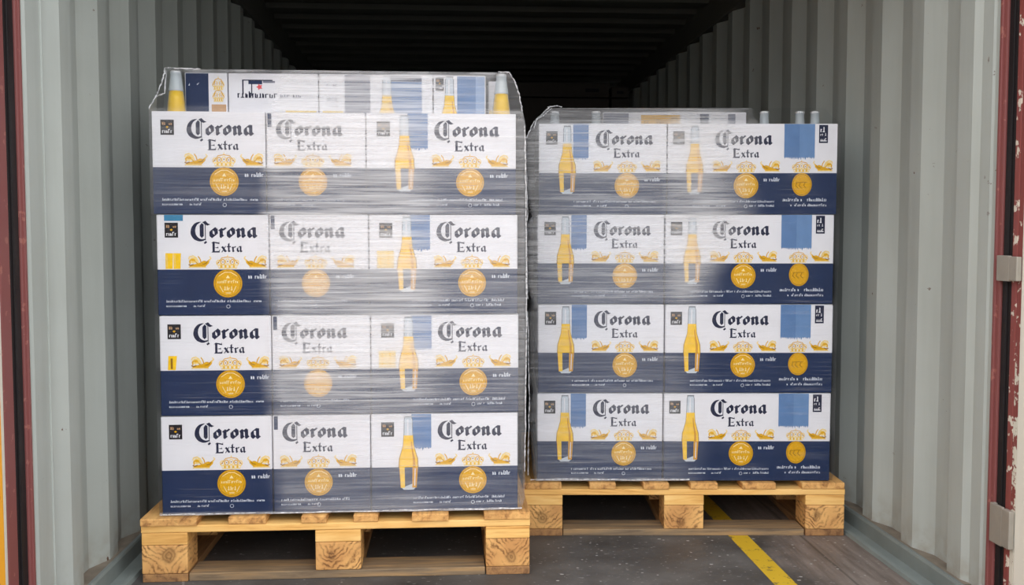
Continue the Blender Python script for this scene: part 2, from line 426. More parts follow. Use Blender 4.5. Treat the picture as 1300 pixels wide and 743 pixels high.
# hinge lugs of the right door
for k, (za, zb) in enumerate(((.872, .936), (.205, .305))):
    m = MB()
    m.box((1.385, 2.345, za), (1.393, 2.400, zb), STEEL, .002)
    m.box((1.385, 2.312, za + .002), (1.399, 2.346, zb - .002), STEEL, .003)
    m.box((1.392, 2.388, za), (1.400, 2.400, zb), STEEL, .002)
    m.obj('hinge', dr).matrix_parent_inverse = Matrix.Translation(dr.location).inverted()

# ------------------------------------------------------------------ carton printing
LH = .287
ANG = math.radians(38)
def corona(m, x, zb, u, y):                       # x = left of C, zb = baseline, u = x-height
    P = lambda pts, k=0: m.poly([(x + u*a, zb + u*b) for a, b in pts], y - k*.00006, INK)
    outer = [(.95,1.44),(.62,1.42),(.33,1.27),(.12,1.0),(.01,.66),(.02,.36),(.14,.08),(.36,-.14),(.68,-.27),(1.0,-.26),(1.3,-.12)]
    inner = [(1.28,-.03),(1.0,-.08),(.78,-.03),(.58,.14),(.45,.38),(.41,.66),(.46,.95),(.60,1.2),(.95,1.44)]
    # crescent as quads between resampled outer / inner curves
    def res(p, n):
        L = [0]
        for a, b in zip(p, p[1:]): L.append(L[-1] + math.hypot(b[0]-a[0], b[1]-a[1]))
        out = []
        for i in range(n):
            t = L[-1]*i/(n-1)
            for k in range(len(p)-1):
                if t <= L[k+1] + 1e-9:
                    f = (t-L[k])/(L[k+1]-L[k]); out.append((p[k][0]+f*(p[k+1][0]-p[k][0]), p[k][1]+f*(p[k+1][1]-p[k][1]))); break
        return out
    A = res(outer, 17); B = res(inner[::-1], 17)
    for i in range(16): P([A[i], A[i+1], B[i+1], B[i]])
    P([(.80,1.10),(.80,.22),(.97,.03),(1.14,.2),(1.14,1.2),(.98,1.33)], 1)
    P([(1.24,1.5),(1.24,-.14),(1.31,-.2),(1.31,1.45)], 2)
    P([(1.02,1.40),(1.22,1.22),(1.45,1.10),(1.72,1.20),(1.50,1.30),(1.30,1.52)], 3)
    P([(1.12,-.38),(1.22,-.50),(1.42,-.36),(1.32,-.22)], 3)
    st = .36
    def L(path, ox): m.nib(path, st, ANG, y, INK, u, x + u*ox, zb)
    O = [(.38,.87),(.16,.68),(.16,.31),(.38,.12),(.60,.31),(.60,.68),(.38,.87)]
    L(O, 1.60)
    L([(.08,.80),(.19,.72),(.19,.22),(.30,.13)], 2.44); L([(.19,.62),(.40,.86),(.52,.76)], 2.44)
    L(O, 3.08)
    L([(.06,.80),(.18,.72),(.18,.22),(.28,.12)], 3.92); L([(.18,.62),(.42,.86),(.58,.72),(.58,.24),(.70,.12)], 3.92)
    L([(.62,.84),(.36,.87),(.16,.68),(.16,.31),(.36,.12),(.60,.30)], 4.84); L([(.62,.86),(.62,.22),(.76,.10)], 4.84)
def extra(m, x, zb, u, y):
    P = lambda pts, k=0: m.poly([(x + u*a, zb + u*b) for a, b in pts], y - k*.00006, INK)
    P([(.18,.12),(.52,.12),(.52,1.5),(.18,1.5)]); P([(.0,1.38),(.3,1.62),(1.1,1.46),(1.16,1.66),(1.22,1.24),(.5,1.4)], 1)
    P([(.45,.70),(.95,.80),(.98,.96),(1.06,.62),(.5,.74)][::-1], 2); P([(.0,.0),(.2,.18),(.6,.2),(1.1,.22),(1.28,.5),(1.2,.0)], 1)
    st = .30
    def L(path, ox): m.nib(path, st, ANG, y, INK, u, x + u*ox, zb)
    L([(.10,.84),(.24,.78),(.60,.20),(.76,.14)], 1.42); m.stroke([(.66,.92),(.12,.06)], .12, y - .00008, INK, u, x + u*1.42, zb)
    L([(.26,1.34),(.26,.24),(.42,.12)], 2.28); m.stroke([(.0,.86),(.56,.86)], .15, y - .00008, INK, u, x + u*2.28, zb)
    L([(.06,.80),(.18,.72),(.18,.22),(.30,.12)], 2.98); L([(.18,.62),(.40,.86),(.52,.76)], 2.98)
    L([(.60,.84),(.36,.87),(.15,.68),(.15,.31),(.36,.12),(.58,.30)], 3.66); L([(.60,.86),(.60,.22),(.76,.10)], 3.66)
def scribble(m, x0, x1, z, h, y, mat, seed, gaps=()):  # print too small to read: rows of tiny marks
    r = random.Random(seed); x = x0
    while x < x1:
        wd = h * r.uniform(.28, .55)
        if r.random() < .11: x += h*.5; continue
        if any(a < x < b for a, b in gaps): x += wd; continue
        hh = h * r.choice((.62, .7, .7, 1.0)); t = h*.2
        k = r.random()
        if k < .4: m.rect(x, z, x+t, z+hh, y, mat); m.rect(x+t, z+hh*.8, x+wd, z+hh, y, mat)
        elif k < .7: m.rect(x, z, x+t, z+hh, y, mat); m.rect(x+t, z, x+wd, z+hh*.2, y, mat); m.rect(x+wd-t, z+hh*.2, x+wd, z+hh*.8, y, mat)
        else: m.rect(x, z, x+wd, z+hh*.2, y, mat); m.rect(x+wd*.35, z+hh*.2, x+wd*.35+t, z+hh, y, mat)
        x += wd + h*.14
def griffin(m, x, z, y, flip):
    # reclining winged beast: body, raised wing feathers, tail scroll
    s = -1 if flip else 1; u = .0290
    T = lambda pts: [(x + s*u*a, z + u*b) for a, b in (pts if s > 0 else pts[::-1])]
    m.poly(T([(-1.0,.0),(.55,.0),(.9,.35),(1.02,.8),(.72,.55),(.45,.38),(.1,.42),(-.3,.28),(-.75,.2)]), y, GOLD)
    m.poly(T([(-1.05,.0),(.6,.0),(.62,-.1),(-1.05,-.1)][::-1]), y - .00004, GOLDL)
    m.disc(x - s*u*.62, z + u*.62, u*.34, u*.30, y - .00006, GOLDL, 14); m.disc(x - s*u*.60, z + u*.64, u*.18, u*.14, y - .00011, GOLD, 12); m.disc(x + s*u*.45, z + u*.42, u*.26, u*.16, y - .00006, GOLD, 12)
    for pth, wd, mt in (([(-.2,.3),(-.45,.6),(-.75,.7),(-.95,.55),(-.9,.3)], .13, GOLD), ([(-.1,.4),(-.3,.85),(-.62,1.05),(-.95,.95),(-1.02,.75)], .12, GOLDL),
                    ([(-.55,.8),(-.35,.72),(-.3,.52)], .16, GOLDL), ([(.15,.4),(.05,.75),(-.12,1.0)], .10, GOLD), ([(.9,.55),(1.1,.82),(.98,.98)], .10, GOLDL),
                    ([(-.6,.2),(-.85,.12),(-1.02,.2)], .12, GOLDD), ([(.3,.25),(.62,.3),(.75,.5)], .08, GOLDD)):
        m.stroke([(s*a, b) for a, b in pth], wd, y - .00009, mt, u, x, z)
def crown(m, cx, z, y, wd=.0315):
    h = .033
    for i, px in enumerate((-.8, -.42, 0, .42, .8)):
        m.ring(cx + px*wd, z + h*(.62 - .14*abs(px)), wd*.22, h*.26, wd*.085, y, GOLD if i % 2 else GOLDL, 12)
        m.disc(cx + px*wd, z + h*(.62 - .14*abs(px)), wd*.06, wd*.06, y - .00004, GOLDD, 8)
    m.poly([(cx - wd*.8, z), (cx + wd*.8, z), (cx + wd*.9, z + h*.36), (cx - wd*.9, z + h*.36)], y - .00005, GOLDL)
    r = random.Random(3)
    for k in range(9):
        xx = cx - wd*.74 + k*wd*.185; m.rect(xx - wd*.055, z + h*.08, xx + wd*.035, z + h*r.uniform(.24, .34), y - .0001, GOLD if k % 2 else WHITE)
    m.stroke([(cx - wd*.95, z + h*.40), (cx - wd*.5, z + h*.92), (cx, z + h*1.0), (cx + wd*.5, z + h*.92), (cx + wd*.95, z + h*.40)], .0022, y - .00008, GOLD)
    m.rect(cx - .0012, z + h*.98, cx + .0012, z + h*1.18, y, GOLDL)
def medallion(m, cx, cz, y, rx=.0405, rz=.0405):
    m.disc(cx, cz, rx, rz, y, GOLDD); m.disc(cx, cz, rx*.965, rz*.965, y - .00006, GOLD); m.ring(cx, cz, rx*.90, rz*.90, .0014, y - .00010, GOLDD)
    if rx == rz:
        scribble(m, cx - rx*.74, cx + rx*.76, cz + rz*.02, .0088, y - .00012, CREAMI, 5)
        scribble(m, cx - rx*.28, cx + rx*.30, cz - rz*.48, .0110, y - .00012, CREAMI, 6)
        scribble(m, cx - rx*.16, cx + rx*.20, cz - rz*.72, .005, y - .00012, CREAMI, 8)
        m.poly([(cx - .006, cz + rz*.36), (cx + .006, cz + rz*.36), (cx, cz + rz*.58)], y - .00012, CREAMI)
        m.stroke([(cx - rx*.62, cz + rz*.52), (cx - rx*.2, cz + rz*.78), (cx + rx*.2, cz + rz*.78), (cx + rx*.62, cz + rz*.52)], .0016, y - .00012, CREAMI)
        m.stroke([(cx - rx*.55, cz - rz*.2), (cx - rx*.34, cz - rz*.6)], .0018, y - .00012, CREAMI); m.stroke([(cx + rx*.55, cz - rz*.2), (cx + rx*.36, cz - rz*.6)], .0018, y - .00012, CREAMI)
    else:
        for dx in (-.5, -.15, .3):
            m.stroke([(cx + dx*rx, cz + rz*.15), (cx + (dx-.12)*rx, cz - rz*.1), (cx + (dx+.12)*rx, cz - rz*.3)], .0022, y - .00012, GOLDD)
        m.stroke([(cx - .6*rx, cz + rz*.16), (cx + .5*rx, cz + rz*.2)], .0018, y - .00012, GOLDD)
def icon(m, x0, z0, x1, z1, y, tall=False):
    m.rect(x0, z0, x1, z1, y, INK if tall else BLACKI); wd = x1 - x0; h = z1 - z0; yy = y - .00008
    if tall:
        for a, b, s_ in ((.60, .88, 1), (.40, .55, 2), (.10, .27, 3)): scribble(m, x0 + wd*.15, x1 - wd*.2, z0 + h*a, h*(b - a), yy, WHITE, s_)
        m.rect(x0 + wd*.14, z0 + h*.09, x1 - wd*.14, z0 + h*.14, yy, WHITE)
    else:
        scribble(m, x0 + wd*.12, x1 - wd*.15, z0 + h*.66, h*.2, yy, TANI, 11); scribble(m, x0 + wd*.12, x1 - wd*.15, z0 + h*.12, h*.26, yy, WHITE, 12)
        m.poly([(x0 + wd*.38, z0 + h*.52), (x0 + wd*.5, z0 + h*.44), (x0 + wd*.62, z0 + h*.52), (x0 + wd*.5, z0 + h*.6)], yy, GOLD)
def bottle_pic(m, cx, zt, y, k=1.0, cut=None):
    """printed bottle, zt = top, drawn half-profile list (half width, distance from top)"""
    HP = [(.0112, 0), (.0112, .008), (.0128, .010), (.0135, .050), (.0160, .085), (.0215, .105), (.0275, .124), (.0290, .150)]
    def band(a, b, mat, yy, sc=1.0, lo=-1, hi=1):
        ds = [d for _, d in HP if a < d < b]; ds = [a] + ds + [b]
        def hw(d):
            for (w0, d0), (w1, d1) in zip(HP, HP[1:]):
                if d0 <= d <= d1: return w0 + (w1 - w0)*(d - d0)/((d1 - d0) or 1)
            return HP[-1][0]
        for d0, d1 in zip(ds, ds[1:]):
            m.poly([(cx + lo*hw(d1)*sc*k, zt - d1*k), (cx + hi*hw(d1)*sc*k, zt - d1*k), (cx + hi*hw(d0)*sc*k, zt - d0*k), (cx + lo*hw(d0)*sc*k, zt - d0*k)], yy, mat)
    end = cut or .150
    band(0, min(end, .150), SHOULD, y, 1.0); 
    band(.0, .057, GLASSL, y - .00003, 1.0); band(.003, .057, CLEARP, y - .00006, .84); band(.010, .057, WHITE, y - .00009, .30, -.9, .1)
    band(.057, min(end, .150), BEERP, y - .00006, .90); band(.075, min(end, .150), BEERD, y - .00009, .86, .52, .8)
    m.rect(cx - .0105*k, zt - .004*k, cx + .0105*k, zt - .001*k, y - .0001, GLASSL)
    if not cut:
        b0 = zt - .150*k; b1 = zt - .216*k
        for sgn in (-1, 1):
            q = [(cx + sgn*.027*k, b0), (cx + sgn*.012*k, b0), (cx + sgn*.011*k, b1 + .006), (cx + sgn*.023*k, b1 + .006)]
            if sgn < 0: q = q
            else: q = q[::-1]
            m.poly(q, y, BEERD); q2 = [(cx + (a - cx)*.94, b) for a, b in q]; m.poly(q2, y - .00004, BEERP if sgn < 0 else BEERD)
        m.poly([(cx - .020*k, b1 + .006), (cx - .014*k, b1), (cx + .014*k, b1), (cx + .020*k, b1 + .006), (cx + .012*k, b1 + .018)], y - .00002, CLEARP)
        m.stroke([(cx + .019*k, b0 - .004), (cx + .0175*k, b1 + .012)], .0022, y - .00008, WHITE)
def panel(m, x0, x1, zt, zb, y, mats, seed=1):
    n = len(mats); wd = (x1 - x0)/n
    for i, mt in enumerate(mats): m.rect(x0 + i*wd, zb, x0 + (i+1)*wd, zt, y, mt)
    r = random.Random(seed); x = x0
    while x < x1 - .002:
        d = min(r.uniform(.004, .009), x1 - x)
        m.poly([(x, zb), (x + d*r.uniform(.2, .8), zb - r.uniform(.003, .010)), (x + d, zb)], y, mats[min(n-1, int((x - x0)/wd))]); x += d

def body_data(name, W, depth, slots=(), zsplit=.130, H=LH - .0015):
    if slots:                                   # open hand slot in the lid: one closed shell
        a, b, yc0, yc1, d = slots[0]
        xs = [0, a, b, W]; ys = [0, yc0, yc1, depth]; zs = sorted([0, zsplit, H - d, H]); full = lambda i, j, k: 0 <= i < 3 and 0 <= j < 3 and 0 <= k < 3 and not (i == 1 and j == 1 and zs[k] >= H - d - 1e-6)
        idx = {}; vs = []; fs = {NAVY: [], WHITE: [], KRAFT: []}
        def V(i, j, k):
            if (i, j, k) not in idx: idx[(i, j, k)] = len(vs); vs.append((xs[i], ys[j], zs[k]))
            return idx[(i, j, k)]
        for i in range(3):
            for j in range(3):
                for k in range(3):
                    if not full(i, j, k): continue
                    for (di, dj, dk), q in (((-1,0,0), [(0,0,0),(0,0,1),(0,1,1),(0,1,0)]), ((1,0,0), [(1,0,0),(1,1,0),(1,1,1),(1,0,1)]), ((0,-1,0), [(0,0,0),(1,0,0),(1,0,1),(0,0,1)]),
                                            ((0,1,0), [(0,1,0),(0,1,1),(1,1,1),(1,1,0)]), ((0,0,-1), [(0,0,0),(0,1,0),(1,1,0),(1,0,0)]), ((0,0,1), [(0,0,1),(1,0,1),(1,1,1),(0,1,1)])):
                        if full(i+di, j+dj, k+dk): continue
                        inner = (i+di, j+dj) == (1, 1)
                        mt = KRAFT if inner and not (k+dk > 2) else (NAVY if zs[k+1] <= zsplit + 1e-6 else WHITE)
                        fs[mt].append([V(i+p, j+q_, k+r_) for p, q_, r_ in q])
        me = D.meshes.new(name); allf = [f for mt in (NAVY, WHITE, KRAFT) for f in fs[mt]]
        me.from_pydata(vs, [], allf)
        for mt in (NAVY, WHITE, KRAFT): me.materials.append(mt)
        mi = [q for q, mt in enumerate((NAVY, WHITE, KRAFT)) for f in fs[mt]]
        for p_, q_ in zip(me.polygons, mi): p_.material_index = q_
        me.update(); return me
    m = MB(); c = .003
    ring = [(c, 0), (W-c, 0), (W, c), (W, depth-c), (W-c, depth), (c, depth), (0, depth-c), (0, c)]
    def band(z0, z1, mat): m.prism_z(ring, z0, z1, mat, False)
    band(.002, zsplit, NAVY); band(zsplit, H - .002, WHITE)
    ri = [(min(max(x, .004), W-.004), min(max(y, .004), depth-.004)) for x, y in ring]
    n = 8
    for z0, z1, mat, a, b in ((.002, 0, NAVY, ring, ri), (H - .002, H, WHITE, ring, ri)):
        for i in range(n):
            j = (i+1) % n; q = [(a[i][0], a[i][1], z0), (a[j][0], a[j][1], z0), (b[j][0], b[j][1], z1), (b[i][0], b[i][1], z1)]
            if z1 < z0: q.reverse()
            m.face(q, mat)
    m.face([(x, y, 0) for x, y in ri][::-1], NAVY)
    x0, x1, y0, y1 = .004, W-.004, .004, depth-.004
    m.face([(x, y, H) for x, y in ri], WHITE)
    return m.data(name)

YP = -.0004
def make_parts(kind, W):
    """list of (part name, mesh data) for one printed front"""
    P = []; T = LH
    cx = {'A': .196, 'B': .129, 'C': .293, 'D': .2845, 'E': .254}[kind]
    m = MB(); corona(m, cx - .102, T - .069, .0325, YP); P.append(('brand_lettering', m.data('brand_lettering')))
    m = MB(); extra(m, cx - .045, T - .109, .0192, YP); P.append(('lower_lettering', m.data('lower_lettering')))
    m = MB(); medallion(m, cx, T - .1965, YP); P.append(('gold_medallion', m.data('gold_medallion')))
    m = MB(); crown(m, cx, T - .1545, YP); P.append(('crown_emblem', m.data('crown_emblem')))
    for sg in (-1, 1):
        m = MB(); griffin(m, cx + sg*.078, T - .149, YP, sg > 0); P.append(('griffin_emblem', m.data('griffin_emblem')))
    m = MB(); scribble(m, cx + .057, cx + .106, T - .183, .0125, YP, PALETXT, 21); P.append(('side_caption', m.data('side_caption')))
    m = MB()
    xa = max(.022, cx - .172)
    scribble(m, xa, min(cx + .092, W - .02), T - .250, .0072, YP, PALETXT, 31 + ord(kind)); scribble(m, xa, xa + .055, T - .263, .0068, YP, PALETXT, 33)
    scribble(m, xa + .075, xa + .105, T - .263, .0068, YP, PALETXT, 34); m.ring(cx, T - .262, .0055, .0055, .0012, YP, PALETXT, 10)
    if kind in 'CE': scribble(m, cx + .01, W - .05 if kind == 'C' else cx + .09, T - .263, .0068, YP, PALETXT, 35)
    if kind == 'E':
        P.append(('fine_print', m.data('fine_print'))); m = MB()
        scribble(m, .373, .514, T - .246, .0105, YP, PALETXT, 41); scribble(m, .395, .514, T - .262, .0085, YP, PALETXT, 42)
    P.append(('fine_print', m.data('fine_print')))
    if kind in 'ACDE':
        m = MB(); ix = {'A': .023, 'C': .029, 'D': .0226, 'E': .017}[kind]
        icon(m, ix, T - .067, ix + .037, T - .025, YP); P.append(('corner_badge', m.data('corner_badge')))
    if kind == 'B':
        m = MB(); m.rect(.004, T - .043, .015, T - .004, YP, NAVY); P.append(('edge_tab', m.data('edge_tab')))
    if kind in 'CDE':
        m = MB(); bottle_pic(m, {'C': .107, 'D': .091, 'E': .087}[kind], T - .007, YP - .0002); P.append(('bottle_picture', m.data('bottle_picture')))
        m = MB()
        if kind == 'C': panel(m, .116, .173, T - .002, T - .099, YP, [BLUEP], 1)
        if kind == 'D': panel(m, .110, .160, T - .002, T - .108, YP, [BLUEP], 2)
        if kind == 'E': panel(m, .376, .475, T - .002, T - .106, YP, [BLUEP, BLUEP2], 3)
        P.append(('blue_panel', m.data('blue_panel')))
    if kind == 'E':
        m = MB(); medallion(m, .435, T - .193, YP, .0325, .037); P.append(('gold_medallion', m.data('small_medallion')))
        m = MB(); crown(m, .433, T - .1545, YP, .030); P.append(('crown_emblem', m.data('small_crown')))
        m = MB(); griffin(m, .503, T - .148, YP, True); P.append(('griffin_emblem', m.data('small_griffin')))
        m = MB(); icon(m, .488, T - .062, .517, T - .005, YP, True); P.append(('tall_badge', m.data('tall_badge')))
    return P
DEP = .60
def carton(name, kind, W, loc, rz, label, slots=(), extra_parts=()):
    root = empty(name, loc, rz); tag(root, label, 'carton', 'printed drinks cartons on the pallets')
    key = (kind, bool(slots), W)
    if key not in CACHE: CACHE[key] = body_data('carton_body', W, DEP, slots)
    b = D.objects.new('carton_body', CACHE[key]); COL.objects.link(b); b.parent = root
    if kind not in PARTS: PARTS[kind] = make_parts(kind, W)
    for nm, me in PARTS[kind]:
        o = D.objects.new(nm, me); COL.objects.link(o); o.parent = root
    for nm, mb in extra_parts:
        mb.obj(nm, root)
    return root
CACHE = {}; PARTS = {}
LEV = ['bottom row', 'second row up', 'third row up', 'topmost full row']
# left stack
LX = (-.815, -.501, -.221, .206); YL = 2.832; ZP1 = .186
for k in range(4):
    z = ZP1 + k * LH
    dx = (.0, .002, -.001, -.006)[k]
    for kind, i in (('A', 0), ('B', 1), ('C', 2)):
        W = LX[i+1] - LX[i] - .003
        sl = ()
        if k == 3 and kind == 'A': sl = ((.007, .074, .055, .17, .115),)
        if k == 3 and kind == 'C': sl = ((W - .078, W - .003, .055, .17, .115),)
        ex = []
        if kind == 'A' and k == 1:
            m = MB(); m.poly([(.022, .132), (.044, .132), (.048, .172), (.024, .172)], YP, BEERP); m.rect(.030, .135, .036, .165, YP - .0001, GOLDD); ex.append(('glass_picture', m))
        if kind == 'A' and k == 2:
            for xg in (.024, .046):
                m = MB(); m.poly([(xg, .132), (xg + .019, .132), (xg + .021, .176), (xg, .176)], YP, BEERP); m.stroke([(xg + .004, .136), (xg + .004, .172)], .002, YP - .0001, GOLDL); ex.append(('glass_picture', m))
            m = MB(); m.rect(.022, LH - .020, .074, LH - .003, YP, TEALT); ex.append(('blue_sticker', m))
        if kind == 'C' and k in (1, 2):
            m = MB(); m.poly([(.022, .133), (.070, .133), (.070, .182), (.022, .182)], YP, GOLDL); m.rect(.03, .138, .034, .176, YP - .0001, BEERP); m.rect(.052, .138, .056, .176, YP - .0001, BEERP); ex.append(('glass_picture', m))
        what = {'A': 'left end of left stack', 'B': 'middle of left stack', 'C': 'right end of left stack'}[kind]
        lab = 'blue and white beer carton, %s, %s' % (LEV[k], what)
        r = carton('beer_carton', kind, W, (LX[i] + dx + .0015, YL + R.uniform(-.002, .002), z), 0, lab, sl, ex)
# right stack
AR = -YAW
OX, OY = .2945, 3.193; RH = .2925; ZP2 = .178
def rloc(lx, ly, z): return (OX + lx*math.cos(AR) - ly*math.sin(AR), OY + lx*math.sin(AR) + ly*math.cos(AR), z)
for k in range(4):
    z = ZP2 + k*RH; dx = (0, .002, .0, .005)[k]
    for kind, l0, l1 in (('D', 0, .413), ('E', .4165, .965)):
        W = l1 - l0 - .001; sl = ()
        if k == 3: sl = ((.020, W - .10, .07, .155, .185),) if kind == 'D' else ((.30, W - .004, .07, .155, .185),)
        what = {'D': 'left half of right stack', 'E': 'right half of right stack'}[kind]
        r = carton('beer_carton', kind, W, rloc(l0 + dx, 0, z), AR, 'blue and white beer carton, %s, %s' % (LEV[k], what), sl)
        r.scale = (1, 1, RH / LH)

# ---- fifth layer of the left stack: low cartons set back from the edge
ZT = ZP1 + 4*LH; HT = .128; YT = 2.966
def low_carton(x0, x1, y0, d, label, draw, h=HT, zt=ZT, base=WHITE, rz=0, loc=None, name='low_carton'):
    root = empty(name, loc or (x0, y0, zt), rz); tag(root, label, 'carton')
    m = MB(); m.box((0, 0, 0), (x1 - x0, d, h), base, .003); m.obj('carton_body', root)
    for nm, f in draw:
        q = MB(); f(q, x1 - x0); q.obj(nm, root)
    return root
def d1(q, W): q.rect(.0025, .002, .068, HT - .002, YP, NAVY); q.poly([(.010, .09), (.014, .09), (.014, .098)], YP - .0001, PALETXT); q.poly([(.034, .094), (.036, .092), (.042, .100)], YP - .0001, PALETXT)
def d1b(q, W): crown(q, .096, .078, YP, .017); crown(q, .096, .044, YP, .017); q.rect(.076, .003, .118, .036, YP, TANI)
low_carton(-.762, -.640, YT, .38, 'low carton with a navy panel and gold crest, beside the left bottle', (('navy_panel', d1), ('crest_print', d1b)))
def d2(q, W):
    q.rect(.040, .106, .128, .109, YP, INK); q.rect(.040, .066, .044, .106, YP, INK); q.rect(.066, .062, .069, .098, YP, INK); q.rect(.058, .096, .098, .106, YP, NAVY)
    q.rect(.100, .100, .135, .106, YP, GREYI)
    scribble(q, .026, .138, .056, .019, YP, INK, 51); scribble(q, .142, .21, .056, .015, YP, GREYI, 52)
def d2b(q, W): q.poly([(.090 + .010*(1 if k % 2 else .5)*math.cos(k*math.pi/5), .088 + .010*(1 if k % 2 else .5)*math.sin(k*math.pi/5)) for k in range(10)], YP - .0001, REDI)
def d2c(q, W): q.rect(.165, .006, .255, .020, YP, GOLDL)
low_carton(-.637, -.377, YT, .38, 'low white carton with black lettering and a red star, on top of the left stack', (('lettering', d2), ('red_star', d2b), ('gold_strip', d2c)))
def d3(q, W): q.rect(.075, .002, .150, HT - .003, YP, GREYI)
def d3d(q, W): q.rect(.205, .002, .302, HT - .003, YP, BLUEP); q.rect(.205, HT - .02, .302, HT - .003, YP - .0001, NAVY)
def d3b(q, W): bottle_pic(q, .199, HT - .004, YP - .0003, 1.0, .123)
def d3c(q, W): q.rect(.01, .006, .07, .020, YP, GOLDL); scribble(q, .022, .05, .09, .012, YP, GREYI, 61); scribble(q, .022, .05, .05, .012, YP, GREYI, 62)
low_carton(-.374, -.040, YT, .38, 'low carton with a grey panel and printed bottle, on top of left stack', (('grey_panel', d3), ('blue_panel', d3d), ('bottle_picture', d3b), ('small_print', d3c)))
def d4(q, W): q.rect(.070, .002, .125, HT - .003, YP, BLUEP)
def d4a(q, W): q.rect(.125, .002, .152, HT - .003, YP, BLUEL)
def d4b(q, W): bottle_pic(q, .047, HT - .003, YP - .0003, 1.0, .123)
def d4c(q, W): icon(q, .006, .082, .030, .122, YP)
low_carton(-.037, .118, YT, .38, 'low carton with blue panel at its right edge, nearest the right bottle', (('blue_panel', d4), ('light_panel', d4a), ('bottle_picture', d4b), ('corner_badge', d4c)))
def d5(q, W): q.rect(.002, .004, .046, .030, YP, GOLDL)
low_carton(.128, .180, 3.008, .30, 'narrow white carton set back behind the right bottle of the left stack', (('gold_strip', d5),), h=.118)
# slab carton on the right stack
def d6(q, W): q.rect(.003, .003, .088, .052, YP, GREYI)
def d6b(q, W): q.rect(.130, .006, .262, .046, YP, GOLD); scribble(q, .14, .225, .014, .020, YP - .0001, GOLDD, 71); q.ring(.243, .026, .013, .013, .004, YP - .0001, GOLDD, 14)
def d6c(q, W): q.rect(.33, .004, .36, .050, YP, NAVY); q.rect(.425, .004, .450, .050, YP, GREYI)
low_carton(0, .487, 0, .36, 'flat carton with a gold printed label lying on top of the right stack', (('grey_panel', d6), ('gold_label', d6b), ('dark_marks', d6c)), h=.056,
           zt=0, loc=rloc(.225, .162, ZP2 + 4*RH), rz=AR, name='flat_carton')

# ------------------------------------------------------------------ bottles
def glass_mat():
    t = NT('clear_glass'); lw = t.n('ShaderNodeLayerWeight'); lw.inputs[0].default_value = .35
    tr = t.n('ShaderNodeBsdfTransparent'); tr.inputs[0].default_value = (.93, .96, .96, 1)
    body = t.pbr(srgb(206, 216, 222), .12, 0, .7)
    z = t.sep(t.coord())['Z']
    frost = t.math('MULTIPLY', t.ramp(t.math('MULTIPLY', z, 4), [(.73, 0.), (.75, 1.)]), .5)     # chilled, misted neck
    mx = t.n('ShaderNodeMixShader'); t.l(t.math('ADD', t.math('MULTIPLY', lw.outputs['Facing'], .25), t.math('ADD', frost, .05), clamp=True), mx.inputs[0]); t.l(tr.outputs[0], mx.inputs[1]); t.l(body, mx.inputs[2])
    return t.done(mx.outputs[0])
GLASS = glass_mat()
def beer_mat():
    t = NT('beer'); return t.done(t.pbr(t.mix(t.noise(t.coord(), 30, 2), srgb(238, 184, 8), srgb(252, 204, 26)), .3, 0, .3))
BEER = beer_mat()
CAPM = flat('crown_cap_metal', srgb(196, 198, 200), .3, .6)
def bottle(full):
    root = empty('beer_bottle')
    prof = [(.0, 0), (.026, 0), (.0285, .004), (.0285, .125), (.027, .140), (.022, .165), (.0170, .190), (.0150, .210), (.0142, .228), (.0150, .230), (.0150, .236), (.0128, .240)]
    if full: prof = [(.0, 0), (.026, 0), (.0285, .004), (.0285, .118), (.0275, .130), (.0245, .160), (.0200, .195), (.0165, .220), (.0150, .230), (.0158, .232), (.0158, .238), (.0128, .242)]
    m = MB(); m.lathe(prof, GLASS); m.obj('glass', root)
    m = MB(); top = .185 if full else .120
    inner = [(max(0, r - .0022), z + (.003 if z < .003 else 0)) for r, z in prof if z < top]
    r_at = [(a, b) for a, b in prof if b >= top][0][0] + (.001 if full else 0)
    inner.append((r_at, top)) if not full else inner.append((.0190, top)); inner.append((0, top))
    m.lathe(inner, BEER); m.obj('beer', root)
    m = MB(); n = 42; zc = prof[-1][1]
    vs = []; fs = []
    for r, z, fl in ((.0150, zc - .006, .0012), (.0148, zc - .001, .0005), (.0130, zc + .0015, 0), (0.0, zc + .002, 0)):
        for k in range(n): a = 2*math.pi*k/n; rr = r + (fl if k % 2 else 0); vs.append((rr*math.cos(a), rr*math.sin(a), z))
    for i in range(3):
        for k in range(n): k2 = (k+1) % n; fs.append((i*n+k, i*n+k2, (i+1)*n+k2, (i+1)*n+k))
    m.mesh(vs, fs, CAPM, False); m.obj('crown_cap', root); return root
b = bottle(True); b.location = (-.779, 2.935, ZT - .116); tag(b, 'clear beer bottle standing at the top left corner of the left stack', 'bottle', 'bottles standing in the open cartons')
b2 = copy_tree(b); b2.location = (.163, 2.935, ZT - .116); b2['label'] = 'clear beer bottle standing at the top right corner of the left stack'
p = bottle(False); zb = ZP2 + 4*RH - .1855*RH/LH
spots = [(.060, 'clear bottle neck at the far left of the right stack, under the peak of film'), (.198, 'clear bottle neck just left of the flat carton on the right stack'),
         (.760, 'clear bottle neck just right of the flat carton on the right stack'), (.878, 'clear bottle neck, middle one of the three right of the flat carton'),
         (.929, 'rightmost clear bottle neck on top of the right stack')]
for i, (lx, lab) in enumerate(spots):
    q = p if i == 0 else copy_tree(p); q.location = rloc(lx, .112, zb + (.010, .004, .008, .012, .016)[i]*0 + .0005); tag(q, lab, 'bottle', 'bottles standing in the open cartons')

